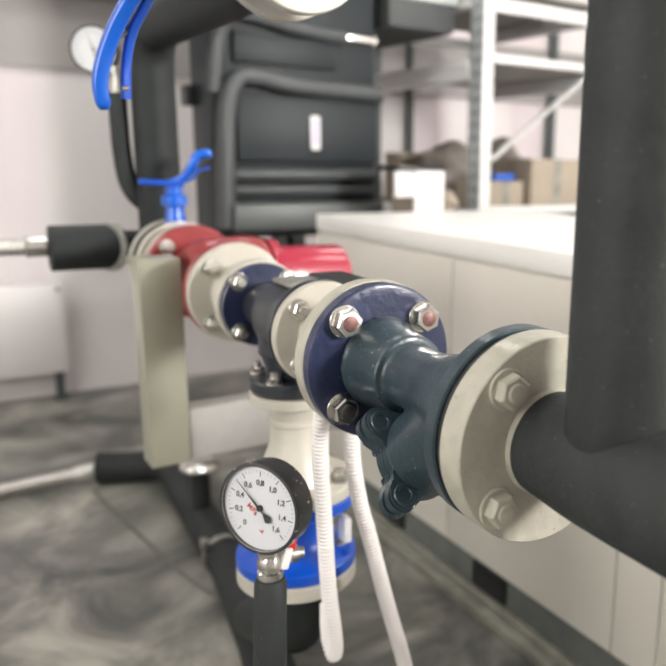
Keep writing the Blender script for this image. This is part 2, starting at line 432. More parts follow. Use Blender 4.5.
# ------------------------------------------------------------------ beige adapter to the pump
ad = thing('pump_adapter', 'beige flanged adapter between the black valve body and the red pump', 'pipe', (0,.75,.8))
bm = B(); disc(bm, .7025, .727, .070, (0,0,H), Y, .0015, 64); obj('small_flange', bm, 'beige_far', ad)
bm = B(); lathe(bm, [(.727,.04),(.75,.040),(.81,.05)], (0,0,H), Y, 48); obj('neck', bm, 'beige_far', ad)
bm = B(); disc(bm, .808, .826, .0855, (0,0,H), Y, .0015, 72); obj('large_flange', bm, 'beige_far', ad)
for sx in (-1,1):
    for sz in (-1,1):
        hex_bolt(ad, (sx*.0475,.808,H+sz*.0475), (0,-1,0), r=.0125, h=.010, wr=.0155, wh=.0025, stud=.006, m='steel_dull', sm='beige_far')

# ------------------------------------------------------------------ red circulation pump
pu = thing('circulation_pump', 'red circulation pump with a glossy crimson motor lying towards the white cabinet', 'pump', (.05,.95,.75))
bm = B(); disc(bm, .8265, .845, .087, (0,0,H), Y, .002, 72); obj('flange', bm, 'red', pu)
bm = B()
lathe(bm, [(.84,0),(.84,.052),(.87,.045),(.93,.050),(.98,.050),(1.04,.040),(1.08,.052),(1.08,0)], (0,0,H), Y, 48)
lathe(bm, [(-.05,0),(-.05,.060),(-.02,.078),(.06,.082),(.085,.080),(.10,.070),(.10,0)], (.0,.955,H), X, 56)
obj('volute', bm, 'red', pu, remesh=.003, sm=4)
bm = B(); disc(bm, 1.08, 1.098, .0925, (0,0,H), Y, .002, 72); obj('flange', bm, 'red', pu)
bm = B(); lathe(bm, [(.10,0),(.10,.078),(.118,.078),(.122,.064),(.252,.061),(.259,.058),(.262,.050),(.262,0)], (0,.955,H-.004), X, 64); obj('motor', bm, 'red_motor', pu, label='glossy crimson motor housing')
bm = B(); lathe(bm, [(.262,0),(.262,.012),(.268,.011),(.268,0)], (0,.955,H-.004), X, 24); obj('vent_screw', bm, 'steel', pu, label='bright vent screw')
bm = B(); box(bm, (.13,.90,H-.13), (.25,1.01,H-.055), .008); obj('terminal_box', bm, 'black_plastic', pu)
for k in range(6):
    a = k*PI/3+.3
    hex_bolt(pu, (.104,.955+math.cos(a)*.067,H+math.sin(a)*.067), (1,0,0), r=.008, h=.006, wr=.009, wh=.001, stud=0, m='steel_dull')
for sx in (-1,1):
    for sz in (-1,1):
        hex_bolt(pu, (sx*.0512,1.08,H+sz*.0512), (0,-1,0), r=.0125, h=.010, wr=.0155, wh=.0025, stud=.006, m='steel_dull', sm='steel_dull')
        hex_bolt(pu, (sx*.0475,.845,H+sz*.0475), (0,1,0), r=.0125, h=.010, wr=.0155, wh=.0025, stud=.004, m='steel_dull', sm='steel_dull')

# ------------------------------------------------------------------ far beige flange, butterfly valve with small blue lever
af = thing('flange_adapter', 'beige flange ring between the red pump and the valve with the small blue lever', 'flange', (0,1.12,.8))
bm = B(); disc(bm, 1.0985, 1.118, .0925, (0,0,H), Y, .002, 72); obj('flange', bm, 'beige_far', af)
bm = B(); lathe(bm, [(1.118,.048),(1.14,.044),(1.175,.05)], (0,0,H), Y, 48); obj('neck', bm, 'beige_far', af)
bm = B(); disc(bm, 1.165, 1.183, .0925, (0,0,H), Y, .002, 72); obj('flange', bm, 'beige_far', af)

def lever_valve(root, o, ax, stem, lev_pts, plate_pts, scale=1.0, r=.075, w=.042, stem_len=.13, trig_pts=None, flatm=(.016,.006), wafer='blue_deep'):
    o = V(o); stem = V(stem).normalized(); ax = V(ax).normalized()
    bm = B(); lathe(bm, [(-w/2,0),(-w/2,r),(-w/2+.004,r+.002),(w/2-.004,r+.002),(w/2,r),(w/2,0)], o, ax, 64)
    obj('wafer_body', bm, wafer, root)
    bm = B(); lathe(bm, [(r-.01,.023),(r+.02,.019),(stem_len-.042,.018),(stem_len-.038,.026),(stem_len-.020,.026),(stem_len-.016,.018),(stem_len+.004,.018),(stem_len+.004,0)], o, stem, 32)
    obj('neck', bm, 'blue', root)
    bm = B(); pp = [V(p) for p in plate_pts]; sweep(bm, pp, 1, 20, flat=(.022,.006) if stem.z > .9 else (.024,.0035), up=Z if stem.z > .9 else ax); obj('notch_plate', bm, 'blue_deep', root)
    bm = B(); P = spline(lev_pts, 10); sweep(bm, P, lambda i, n: (.75+.35*min(1, i/(n*.5)))*(1 if i < n-4 else (1,.95,.82,.6)[i-n+4]), 20, flat=flatm, up=Z if stem.z > .9 else ax); L = obj('lever', bm, 'blue', root, sharp=60)
    if trig_pts:
        bm = B(); sweep(bm, spline(trig_pts, 10), 1, 16, flat=(.008,.0028), up=Z); t = obj('trigger', bm, 'blue_deep', root, sharp=60)
    return L
sv = thing('butterfly_valve', 'butterfly valve with small bright blue lever on top of the far end of the pipeline', 'valve', (0,1.205,.85))
lever_valve(sv, (0,1.206,H), Y, Z,
   [(-.005,1.206,1.022),(.010,1.200,1.026),(.026,1.190,1.040),(.036,1.182,1.060),(.046,1.178,1.076),(.072,1.170,1.082)],
   [(-.068,1.215,1.022),(-.03,1.21,1.020),(.0,1.206,1.019),(.02,1.20,1.018)], r=.088, w=.040, stem_len=.162,
   trig_pts=[(.008,1.19,1.020),(.030,1.18,1.028),(.044,1.175,1.045),(.066,1.168,1.052)], flatm=(.014,.0085), wafer='gasket')

# ------------------------------------------------------------------ far insulated pipe: elbow up, vertical, bend, run back towards the camera
fp = thing('insulated_riser_pipe', 'black insulated riser behind the small blue lever, bending overhead towards the viewer', 'pipe', (0,1.35,.85))
YR = 1.335; ZU = 1.335
bm = B(); disc(bm, 1.229, 1.247, .0925, (0,0,H), Y, .002, 72); obj('flange', bm, 'beige_far', fp, label='beige flange')
bm = B()
path = [V((0,1.247,H)), V((0,1.262,H))] + elbow((0,1.27,H), (0,YR,H), (0,YR,1.0), .055, 8)[1:] 
path += elbow((0,YR,1.05), (0,YR,ZU), (0,.66,ZU), .085, 12)
sweep(bm, path, .0465, 40); obj('insulation', bm, 'rubber_soft', fp, remesh=0)
bm = B(); sweep(bm, [V((0,.70,ZU)),V((0,.597,ZU))], .0465, 40); obj('insulation', bm, 'rubber_soft', fp)
bm = B(); disc(bm, .578, .596, .0925, (0,0,ZU+.018), Y, .002, 72); obj('flange', bm, 'beige_far', fp, label='beige flange at the overhead end')
# side branch to the left with braided hose
lp = thing('insulated_branch_pipe', 'short black insulated pipe with bare metal cap ring, feeding the upper braided hose', 'pipe', (-.12,1.4,.85))
bm = B(); sweep(bm, [V((x,1.372,.872+.0*x)) for x in (-.035,-.06,-.075)], .036, 32)
sweep(bm, [V((x,1.372,.874)) for x in (-.085,-.10,-.15,-.225)], .049, 32); sweep(bm, [V((-.076,1.372,.874)),V((-.085,1.372,.874))], .040, 32)
obj('insulation', bm, 'rubber_soft', lp)
bm = B(); disc(bm, -.006, .006, .053, (-.105,1.36,.874), (-.86,-.5,.05), .002, 48); obj('cap_ring', bm, 'steel_dull', lp)
bh = thing('braided_hose', 'upper braided metal hose running out of the left edge of the picture', 'hose', (-.5,1.372,.87))
bm = B(); P = resample(spline([(-.215,1.372,.880),(-.30,1.372,.880),(-.45,1.372,.880),(-.7,1.38,.87),(-1.1,1.40,.72),(-1.3,1.40,.4),(-1.32,1.40,.02)], 16), .004)
sweep(bm, P, lambda i, n: .0180*(1+.05*math.sin(i*1.9)), 20); obj('hose', bm, 'braid', bh)
bm = B(); lathe(bm, [(-.272,.0215),(-.268,.0225),(-.232,.0225),(-.222,.021)], (0,1.372,.880), X, 24); obj('ferrule', bm, 'steel', bh)

# ------------------------------------------------------------------ overhead valve with big blue lever
ov = thing('overhead_butterfly_valve', 'butterfly valve with large curved blue lever hanging down at top left', 'valve', (0,.54,1.34))
lever_valve(ov, (0,.552,ZU+.018), Y, (-.93,0,.37),
   [(-.128,.552,1.389),(-.137,.56,1.400),(-.150,.58,1.385),(-.158,.585,1.345),(-.170,.60,1.300),(-.192,.62,1.265),(-.212,.64,1.222),(-.2255,.65,1.175),(-.2225,.655,1.137)],
   [(-.122,.59,1.40),(-.122,.55,1.388),(-.122,.52,1.378)], r=.076, w=.040, stem_len=.135, flatm=(.0132,.009))
bm = B(); sweep(bm, spline([(-.140,.58,1.375),(-.150,.60,1.315),(-.168,.62,1.270),(-.184,.64,1.235),(-.191,.655,1.195),(-.193,.66,1.152)], 10), 1, 16, flat=(.0065,.0045)); obj('trigger', bm, 'blue_deep', ov, sharp=60)
bm = B(); sweep(bm, spline([(-.186,.63,1.262),(-.191,.638,1.245),(-.190,.64,1.235),(-.200,.635,1.228)], 6), .0028, 10); obj('spring', bm, 'dark_stud', ov, label='dark spring between the two lever arms')
bm = B(); lathe(bm, [(-.004,0),(-.004,.004),(.004,.004),(.004,0)], (-.194,.655,1.165), (1,0,0), 16); obj('rivet', bm, 'steel', ov)
on = thing('overhead_flanged_pipe', 'beige flange disc with black pipe cut by the top edge of the picture', 'pipe', (0,.3,1.34))
bm = B(); disc(bm, .508, .528, .0925, (0,0,ZU+.018), Y, .002, 72); obj('flange', bm, 'beige_far', on)
bm = B(); lathe(bm, [(.508,.046),(.48,.040),(.45,.038)], (0,0,ZU+.018), Y, 40); obj('neck', bm, 'beige_far', on)
bm = B(); sweep(bm, elbow((0,.46,ZU+.018),(0,.33,ZU+.018),(0,.33,2.0),.07,10)+[V((0,.33,ZC))], .0465, 36); obj('insulation', bm, 'rubber_soft', on)
for sx in (-1,1):
    for sz in (-1,1): hex_bolt(on, (sx*.0512,.508,ZU+.018+sz*.0512), (0,-1,0), r=.0135, h=.010, wr=.017, wh=.003, stud=.006, m='steel', sm='steel_dull')

# ------------------------------------------------------------------ branch going down
br = thing('flanged_reducer', 'beige flared reducer between the black valve body and the blue flanged valve', 'pipe', (0,YV,.6))
bm = B(); disc(bm, ZB-.040, ZB-.0235, .064, (0,YV,0), Z, .002, 64); obj('upper_flange', bm, 'beige_far', br)
bm = B(); lathe(bm, [(ZB-.040,.0),(ZB-.040,.036),(.708,.036),(.700,.0345),(.697,.038),(.692,.0385),(.689,.0355),(.66,.037),(.64,.044),(.62,.050),(.61,.056),(.600,.060),(.600,0)], (0,YV,0), Z, 56); obj('neck', bm, 'beige_far', br)
bm = B(); disc(bm, .583, .603, R65, (0,YV,0), Z, .002, 80); obj('lower_flange', bm, 'beige_far', br)
bv = thing('blue_flanged_valve', 'bright blue flanged valve body standing in the vertical branch behind the pressure gauge', 'valve', (0,YV,.51))
bm = B(); lathe(bm, [(.5825,0),(.5825,R65-.003),(.580,R65),(.566,R65),(.562,R65-.006),(.560,.066),(.545,.060),(.530,.056),(.512,.056),(.500,.064),(.496,.070),(.486,.080),(.4835,R65-.004),(.481,R65),(.466,R65),(.463,R65-.003),(.463,0)], (0,YV,0), Z, 80)
obj('body', bm, 'blue_deep', bv)
bm = B(); box(bm, (.050,YV-.07,.505), (.062,YV-.045,.545), .002); obj('name_plate', bm, 'paper', bv, label='small white plate')
for o_ in ((br,.603,1,'beige_far'),(bv,.463+.0215,1,'blue_deep')):
    for sx in (-1,1):
        for sy in (-1,1): hex_bolt(o_[0], (sx*.0512,YV+sy*.0512,o_[1]), (0,0,1), r=.0135, h=.010, wr=.017, wh=.003, stud=.006, m='steel_dull' if o_[3] == 'beige_far' else 'blue_deep', sm='steel_dull')
lo = thing('insulated_drop_pipe', 'black insulated pipe with beige flange directly below the blue flanged valve', 'pipe', (0,YV,.3))
bm = B(); disc(bm, .438, .4625, R65, (0,YV,0), Z, .002, 80); obj('flange', bm, 'beige_far', lo)
bm = B(); sweep(bm, [V((0,YV,.437)),V((0,YV,.42))]+elbow((0,YV,.40),(0,YV,.345),(.03,YV+.26,.20),.05,8)[1:]+[V((.08,YV+.46,.075))], .046, 36); obj('insulation', bm, 'rubber_soft', lo)

# ------------------------------------------------------------------ pressure gauges
def text_bm(s, size):
    c = bpy.data.curves.new('t', 'FONT'); c.body = s; c.size = size; c.align_x = 'CENTER'; c.align_y = 'CENTER'; c.extrude = .0002; c.offset = .00012
    o = bpy.data.objects.new('t', c); COL.objects.link(o)
    dg = bpy.context.evaluated_depsgraph_get(); dg.update()
    me = bpy.data.meshes.new_from_object(o.evaluated_get(dg)); bpy.data.objects.remove(o)
    return me
def gauge(root, c, n, R=.05, depth=.034, needle=-45, detail=True):
    c = V(c); n = V(n).normalized()
    rt = V((0,0,1)).cross(n).normalized(); u = n.cross(rt).normalized()   # right and up as seen from in front
    rot = Matrix((rt, u, n)).transposed().to_4x4()
    bm = B(); lathe(bm, [(-depth,0),(-depth,R*.88),(-depth+.004,R*.955),(-.012,R*.965),(-.011,R),(-.001,R),(0,R*.985),(.0005,R*.93),(-.004,R*.92),(-.006,R*.92),(-.006,0)], c, n, 72)
    case = obj('case', bm, 'case' if detail else 'black_plastic', root)
    bm = B(); lathe(bm, [(-.0058,0),(-.0058,R*.918),(-.0052,R*.918),(-.0052,0)], c, n, 64); d = obj('dial', bm, 'dial', root)
    f = c-n*.0050
    def P(a, r, h=0): return f+(rt*math.sin(a)+u*math.cos(a))*r+n*h
    if detail:
        bm = B()
        for i in range(41):
            a = math.radians(-135+i*270/40); big = i % 5 == 0
            r0, r1 = (R*.70 if big else R*.775), R*.82; w = .00055 if big else .00022
            if big or i % 1 == 0:
                t = (rt*math.cos(a)-u*math.sin(a))*w
                q = [P(a,r0)-t, P(a,r0)+t, P(a,r1)+t, P(a,r1)-t]; bm.faces.new([bm.verts.new(v+n*.0001) for v in q])
        obj('scale_marks', bm, 'ink', d)
        bm = B()
        for i, s in enumerate(['0','0,2','0,4','0,6','0,8','1,0','1,2','1,4','1,6']):
            a = math.radians(-135+i*33.75); me = text_bm(s, .0092)
            me.transform(Matrix.Translation(P(a, R*.555, .0003)) @ rot); bm.from_mesh(me)
        obj('numerals', bm, 'ink', d)
        bm = B(); me = text_bm('MPa', .0095); me.transform(Matrix.Translation(f-rt*R*.20-u*R*.06+n*.0003) @ rot @ Matrix.Rotation(math.radians(-38),4,'Z')); bm.from_mesh(me)
        me = text_bm('kgf', .0045); me.transform(Matrix.Translation(f+rt*R*.04-u*R*.50+n*.0003) @ rot); bm.from_mesh(me)
        obj('unit_mark', bm, 'ink_red', d)
    else:
        bm = B()
        for i in range(17):
            a = math.radians(-135+i*270/16); t = (rt*math.cos(a)-u*math.sin(a))*.0006
            q = [P(a,R*.66)-t, P(a,R*.66)+t, P(a,R*.80)+t, P(a,R*.80)-t]; bm.faces.new([bm.verts.new(v+n*.0001) for v in q])
        obj('scale_marks', bm, 'ink', d)
    a = math.radians(needle); dr = rt*math.sin(a)+u*math.cos(a); sd = rt*math.cos(a)-u*math.sin(a); z = n*.0022
    bm = B(); pts = [(-.0078,-R*.30),(-.0012,-R*.13),(-.0022,0),(-.0006,R*.45),(-.0002,R*.80),(.0002,R*.80),(.0006,R*.45),(.0022,0),(.0012,-R*.13),(.0078,-R*.30),(.003,-R*.37),(-.003,-R*.37)]
    k = R/.05
    A = [bm.verts.new(f+sd*p[0]*k*.62+dr*p[1]+z) for p in pts]; C = [bm.verts.new(f+sd*p[0]*k*.62+dr*p[1]+z+n*.0006) for p in pts]
    bm.faces.new(A); bm.faces.new(C[::-1])
    for i in range(len(pts)): bm.faces.new((A[i], A[(i+1) % len(pts)], C[(i+1) % len(pts)], C[i]))
    lathe(bm, [(0,0),(0,R*.075),(.0034,R*.06),(.0034,0)], f, n, 24); nd = obj('needle', bm, 'ink', root)
    bm = B(); lathe(bm, [(-.0012,0),(-.0012,R*.925),(-.0004,R*.925),(-.0004,0)], c, n, 64); obj('glass', bm, 'glass', root)
    return rt, u, n

gc = V((-.1375,.3345,.686)); gn = (-.72,-.46,.05)
pg = thing('pressure_gauge', 'black cased pressure gauge with white dial in front of the blue valve', 'gauge', (gc.x,gc.y,.60))
gauge(pg, gc, gn, needle=-47, R=.0553, depth=.038)
gs = gc-V(gn).normalized()*.020
bm = B(); lathe(bm, [(-.045,.010),(-.058,.010),(-.059,.0135),(-.068,.0135),(-.069,.0115),(-.071,.0115)], gs, Z, 6, up=None); ft = obj('stem_nut', bm, 'steel', pg, sharp=20)
bm = B(); lathe(bm, [(-.064,.011),(-.072,.0155),(-.080,.0155),(-.081,.0125),(-.084,.0125),(-.086,.0155),(-.094,.0155),(-.0955,.013),(-.100,.013),(-.104,.012)], gs, Z, 24); obj('union_fitting', bm, 'steel', pg)
gt = thing('insulated_gauge_pipe', 'thin black insulated pipe standing upright under the front pressure gauge', 'pipe', (gs.x,gs.y,.3))
bm = B(); top = gs-Z*.098
sweep(bm, [top+V((0,0,.002)), top+V((0,0,-.004)), top+V((-.003,-.001,-.06)), top+V((-.006,-.002,-.15)), top+V((-.008,.0,-.25)), top+V((-.008,.01,-.38)), V((top.x,top.y+.02,0.0))], lambda i, n: [.0165,.0195,.0200,.0205,.0205,.0205,.0205][i], 32)
obj('insulation', bm, 'rubber', gt)
bm = B(); lathe(bm, [(.0,.010),(.012,.0105),(.014,.014),(.022,.014),(.024,.010)], gs-Z*.100, Z, 6); 
obj('collar_nut', bm, 'steel_dull', gt)
cv = thing('gauge_cock', 'small gauge cock with pale body and red handle tucked behind the front pressure gauge', 'valve', (gs.x+.03,gs.y+.01,.60))
cr = gs-Z*.072
bm = B(); lathe(bm, [(.008,.008),(.026,.008),(.028,.011),(.036,.011),(.038,.007),(.044,.007)], cr+V((0,.006,0)), (.82,-.1,-.05), 16); obj('body', bm, 'steel_dull', cv)
bm = B(); box(bm, (-.110,.332,.600), (-.098,.346,.627), .003, rot=Matrix.Rotation(.30,3,'Y')); obj('grip', bm, 'paper', cv)
bm = B(); box(bm, (-.103,.336,.620), (-.088,.350,.648), .003, rot=Matrix.Rotation(.25,3,'Y')); obj('handle', bm, 'red_handle', cv, label='red handle')

bg_c = V((-.104,1.40,1.292)); bgn = V((-.45,-.86,-.03))
bg = thing('pressure_gauge', 'round white pressure gauge half hidden behind the large blue lever at top left', 'gauge', (-.07,1.38,1.2))
gauge(bg, bg_c, bgn, needle=-20, detail=False)
b0 = V((-.062,1.37,1.20))
bm = B(); lathe(bm, [(0,.012),(.02,.012),(.022,.009),(.05,.009),(.052,.012),(.068,.010)], (-.066,1.375,1.19), Z, 16); obj('stem', bm, 'steel_dull', bg)
bt = thing('insulated_gauge_pipe', 'thin black insulated pipe curving up from the tall riser to the far gauge', 'pipe', (-.06,1.36,.95))
bm = B(); sweep(bm, spline([(-.066,1.375,1.203),(-.067,1.372,1.15),(-.066,1.368,1.08),(-.060,1.362,1.02),(-.045,1.352,.985),(-.020,1.345,.962)], 8), .0195, 28); obj('insulation', bm, 'rubber_soft', bt)

# ------------------------------------------------------------------ corrugated conduits
def conduit(name, pts, label, r=.0108):
    P = resample(spline(pts, 24), .0011)
    bm = B(); sweep(bm, P, lambda i, n: r*(1.06,1.06,1.0,.84,.84)[i % 5], 18)
    return tag(obj(name, bm, 'conduit', None, sharp=20), label, 'conduit')
conduit('corrugated_conduit', [(-.014,.395,.812),(-.017,.410,.775),(-.017,.42,.70),(-.013,.42,.605),(-.008,.42,.50),(-.001,.42,.435),(.003,.424,.402),(.004,.432,.385),(.004,.444,.395),(.004,.450,.42),(.005,.452,.455)], 'left white corrugated conduit, looping back up in front of the blue valve')
conduit('corrugated_conduit', [(.022,.395,.816),(.028,.410,.775),(.030,.42,.700),(.040,.42,.625),(.058,.42,.556),(.085,.42,.45),(.115,.42,.34),(.14,.42,.22),(.16,.42,.10),(.17,.42,.012)], 'right white corrugated conduit, hanging straight down to the floor')

# ------------------------------------------------------------------ support frame
sf = thing('support_bracket', 'olive beige steel post beside the red pump with pale level beam', 'bracket', (-.06,.93,.52))
bm = B(); box(bm, (-.117,.925,.522), (-.044,.985,.908), .003); obj('post', bm, 'post', sf)
bm = B(); box(bm, (-.110,.990,.885), (-.040,1.06,.899), .002); obj('saddle', bm, 'post', sf)
bm = B(); box(bm, (-.041,.935,.523), (.611,.985,.622), .003); obj('beam', bm, 'concrete', sf, label='pale beam')

# ------------------------------------------------------------------ floor pipe, lower hose, stub
lpz = .052
fl2 = thing('insulated_floor_pipe', 'long black insulated pipe on the floor with metal clamp, bending left at far end', 'pipe', (.15,1.5,0))
bm = B()
pth = elbow((.00,2.20,lpz), (.205,2.10,lpz), (.155,1.35,lpz), .09, 10)
sweep(bm, pth+[V((.10,.98,lpz)),V((.02,.6,lpz)),V((-.02,.30,lpz)),V((-.05,-.1,lpz))], .051, 36); obj('insulation', bm, 'rubber_soft', fl2)
bm = B(); cdir = V((.05,.75,0)).normalized(); ring(bm, -.010, .010, .050, .0555, (.158,1.40,lpz), cdir); box(bm, (.10,1.385,lpz+.03), (.118,1.415,lpz+.06), .003); obj('clamp', bm, 'steel_dull', fl2)
bh2 = thing('braided_hose', 'lower braided metal hose lying on the floor at the left, joined to the floor pipe', 'hose', (-.3,2.2,0))
bm = B(); P = resample(spline([(.0,2.20,.045),(-.10,2.215,.036),(-.29,2.226,.026),(-.5,2.20,.024),(-.9,2.1,.024),(-1.3,2.1,.024)], 16), .005)
sweep(bm, P, lambda i, n: .0225*(1+.05*math.sin(i*1.9)), 20); obj('hose', bm, 'braid', bh2)
bm = B(); lathe(bm, [(-.02,.023),(-.015,.026),(.045,.026),(.05,.0235)], (-.055,2.205,.042), (1,-.08,.06), 24); obj('ferrule', bm, 'tape', bh2)
sx0, sy0 = .172, 1.625
sb = thing('capped_stub', 'short black insulated stub with a round bare metal cap, standing on the floor pipe', 'pipe stub', (sx0,sy0,.09))
bm = B(); lathe(bm, [(.085,0),(.085,.027),(.215,.026),(.215,0)], (sx0,sy0,0), Z, 32); obj('insulation', bm, 'rubber_soft', sb)
bm = B(); lathe(bm, [(.215,0),(.215,.052),(.221,.055),(.226,.054),(.232,.047),(.237,.040),(.240,.02),(.240,0)], (sx0,sy0,0), Z, 48); obj('cap', bm, 'steel', sb)
cb = B(); sweep(cb, spline([(-.03,2.12,.005),(-.005,1.9,.005),(.03,1.66,.005),(.06,1.45,.005),(.10,1.29,.005),(.16,1.23,.005),(.3,1.2,.005)], 12), .0045, 10)
tag(obj('floor_cable', cb, 'cable'), 'thin grey cable lying on the floor left of the black floor pipe', 'cable')

# ------------------------------------------------------------------ charcoal unit at the back
ah = thing('heat_exchanger_unit', 'big charcoal housing behind the white cabinet, with foam bands and small white label', 'machine', (.77,2.35,0))
ux0, ux1, uy0, uy1 = .452, 1.085, 2.2, 2.46
bm = B(); box(bm, (ux0,uy0+.03,.80), (ux1,uy1,2.25), .012); obj('housing', bm, 'ahu', ah)
def band(pts, w, t, name='foam_band'):
    bm = B(); sweep(bm, spline(pts, 8), 1, 20, flat=(w, t), up=(0,-1,0)); return obj(name, bm, 'ahu_band', ah, sharp=60)
bm = B(); box(bm, (ux0+.075,uy0,1.07), (ux1-.004,uy0+.04,1.30), .010); obj('front_panel', bm, 'ahu', ah)
bm = B(); box(bm, (ux0+.075,uy0+.004,1.40), (ux1-.17,uy0+.04,1.50), .008); obj('upper_panel', bm, 'ahu', ah)
bm = B(); sweep(bm, spline([(ux0+.03,uy0+.02,.84),(ux0+.035,uy0+.015,1.05),(ux0+.045,uy0+.010,1.25),(ux0+.085,uy0+.004,1.345),(ux0+.16,uy0,1.355),(ux0+.30,uy0,1.335),(ux1+.002,uy0,1.325)], 8), 1, 20, flat=(.030,.034), up=(0,-1,0)); obj('foam_band', bm, 'ahu_band', ah, sharp=60)
bm = B(); sweep(bm, spline([(ux0+.01,uy0+.04,1.30),(ux0+.03,uy0+.03,1.46),(ux0+.07,uy0+.012,1.545),(ux0+.14,uy0+.006,1.555),(ux0+.30,uy0+.006,1.53),(ux1-.14,uy0+.006,1.515)], 8), 1, 20, flat=(.024,.026), up=(0,-1,0)); obj('foam_band', bm, 'ahu_band', ah, sharp=60)
bm = B(); box(bm, (ux0+.02,uy0-.004,1.005), (ux1,uy0+.04,1.045), .012); obj('ledge', bm, 'ahu_band', ah)
bm = B(); box(bm, (ux0+.02,uy0+.0,.955), (ux1,uy0+.04,.985), .008); obj('ledge', bm, 'ahu_band', ah)
bm = B(); box(bm, (ux0+.04,uy0-.04,.83), (ux1,uy0+.05,.925), .01); obj('base_panel', bm, 'ahu_base', ah)
bm = B(); box(bm, (.80,uy0-.006,1.115), (.837,uy0+.0,1.235), .006); lb = obj('label', bm, 'paper', ah, label='white oblong label')
bm = B(); box(bm, (.811,uy0-.008,1.135), (.826,uy0-.005,1.222), .001); obj('scale_strip', bm, 'label_purple', lb, label='lilac strip')
bm = B(); lathe(bm, [(0,0),(0,.020),(-.014,.018),(-.014,0)], (.925,uy0+.03,1.515), Y, 24); lathe(bm, [(0,0),(0,.016),(-.014,.014),(-.014,0)], (.955,uy0+.03,1.522), Y, 24)
box(bm, (.93,uy0+.008,1.508), (1.075,uy0+.02,1.528), .005, rot=Matrix.Rotation(.03,3,'Y')); lathe(bm, [(0,0),(0,.014),(-.012,.012),(-.012,0)], (1.075,uy0+.03,1.517), Y, 20)
obj('latch', bm, 'steel', ah, label='bright metal latch')
bm = B(); box(bm, (ux0-.04,2.38,1.26), (ux0+.002,2.455,1.33), .003); obj('side_bracket', bm, 'black_plastic', ah)
for x in (.74, 1.0):
    bm = B(); box(bm, (x,2.24,0), (x+.05,2.29,.80)); box(bm, (x,2.40,0), (x+.05,2.45,.80)); box(bm, (x,2.24,.74), (x+.05,2.45,.80)); obj('stand', bm, 'darkpost', ah)
for s in (0,):
    bm = B(); box(bm, (ux1+.008,2.30,.0), (ux1+.04,2.36,2.2), .002)
    tag(obj('dark_post', bm, 'darkpost'), 'narrow dark upright just right of the charcoal housing', 'post')

# ------------------------------------------------------------------ rack
rx0, ry0, rx1, ry1 = 1.469, 2.059, 2.10, 2.93
rk = thing('storage_rack', 'galvanised storage rack with white beams behind the white cabinet, left of the thick black riser', 'rack', ((rx0+rx1)/2,(ry0+ry1)/2,0))
def upright(x, y, m='galv'):
    # open C section: web faces -X, flange faces -Y
    bm = B(); box(bm, (x,y,0), (x+.045,y+.004,2.3)); box(bm, (x,y,0), (x+.004,y+.085,2.3)); box(bm, (x,y+.081,0), (x+.045,y+.085,2.3)); n0 = len(bm.faces)
    if m == 'galv':
        for k in range(46):
            for dy in (.024,.060): box(bm, (x-.0006,y+dy-.005,.06+k*.05), (x+.0002,y+dy+.005,.086+k*.05))
        bm.faces.ensure_lookup_table()
        for fc in bm.faces[n0:]: fc.material_index = 1
    o = obj('upright', bm, m, rk); o.data.materials.append(M['darkpost'])
    return o
upright(rx0, ry0); upright(rx1, ry0); upright(rx0, ry1, 'darkpost'); upright(rx1, ry1, 'darkpost')  # far pair coloured dark to stand for the shade at the back
bm = B(); box(bm, (rx0-.002,ry0-.004,0), (rx0+.05,ry0,2.3), .001); obj('corner_strip', bm, 'rackwhite', rk)
for z0, h_ in ((.885,.05),(1.475,.075),(1.745,.075)):
    for x in (rx0-.01, rx1):
        bm = B(); box(bm, (x,ry0+.085,z0-h_), (x+.04,ry1,z0), .004)
        if x < rx0: box(bm, (x-.006,ry0+.085,z0-h_*.42), (x,ry1,z0-.004), .002)
        obj('beam', bm, 'rackwhite', rk)
    bm = B(); box(bm, (rx0+.02,ry0+.02,z0-.012), (rx1,ry1+.04,z0)); obj('shelf', bm, 'rack_deck', rk)
for z0, h_ in ((.905,.03),(1.495,.032),(1.700,.05)):
    for y in (ry0-.012, ry1+.05):
        bm = B(); box(bm, (rx0+.045,y,z0-h_), (rx1+.04,y+.025,z0), .003); obj('end_brace', bm, 'rackwhite', rk)
bm = B(); sweep(bm, [V((rx0+.045,ry0-.005,1.090)),V((rx1,ry0-.005,1.50))], 1, 12, flat=(.018,.006)); obj('diagonal_brace', bm, 'rackwhite', rk)

# dark bundle on the top shelf is the deck shadow; goods on the low shelf
def carton(lo, hi, label, m='card', rz=0, name='cardboard_box', group=None, tape=True):
    c = (V(lo)+V(hi))/2; R_ = Matrix.Rotation(rz, 3, 'Z')
    t = thing(name, label, 'box', (c.x,c.y,lo[2]), group)
    bm = B(); box(bm, lo, hi, .003, rot=R_, about=c); obj('carton', bm, m, t)
    if tape:
        bm = B(); box(bm, (c.x-.02,lo[1]-.001,lo[2]+.02), (c.x+.02,hi[1]+.001,hi[2]+.001), .0, rot=R_, about=c); obj('tape', bm, 'rail', t)
    return t
zs = .886
carton((1.765,2.085,zs), (2.06,2.33,1.100), 'brown cardboard box on the low shelf right beside the thick black riser')
carton((1.56,2.12,zs), (1.75,2.35,1.005), 'lower flat brown cardboard box on the low shelf, carrying the blue tray')
bm = B(); 
for a_, b_ in (((1.60,2.13,1.006),(1.705,2.27,1.010)),((1.60,2.13,1.006),(1.705,2.134,1.035)),((1.60,2.266,1.006),(1.705,2.27,1.035)),((1.60,2.13,1.006),(1.604,2.27,1.035)),((1.701,2.13,1.006),(1.705,2.27,1.035))): box(bm, a_, b_, .001)
bm2 = tag(obj('plastic_tray', bm, 'blue'), 'small bright blue plastic tray on a cardboard box on the low shelf', 'tray')
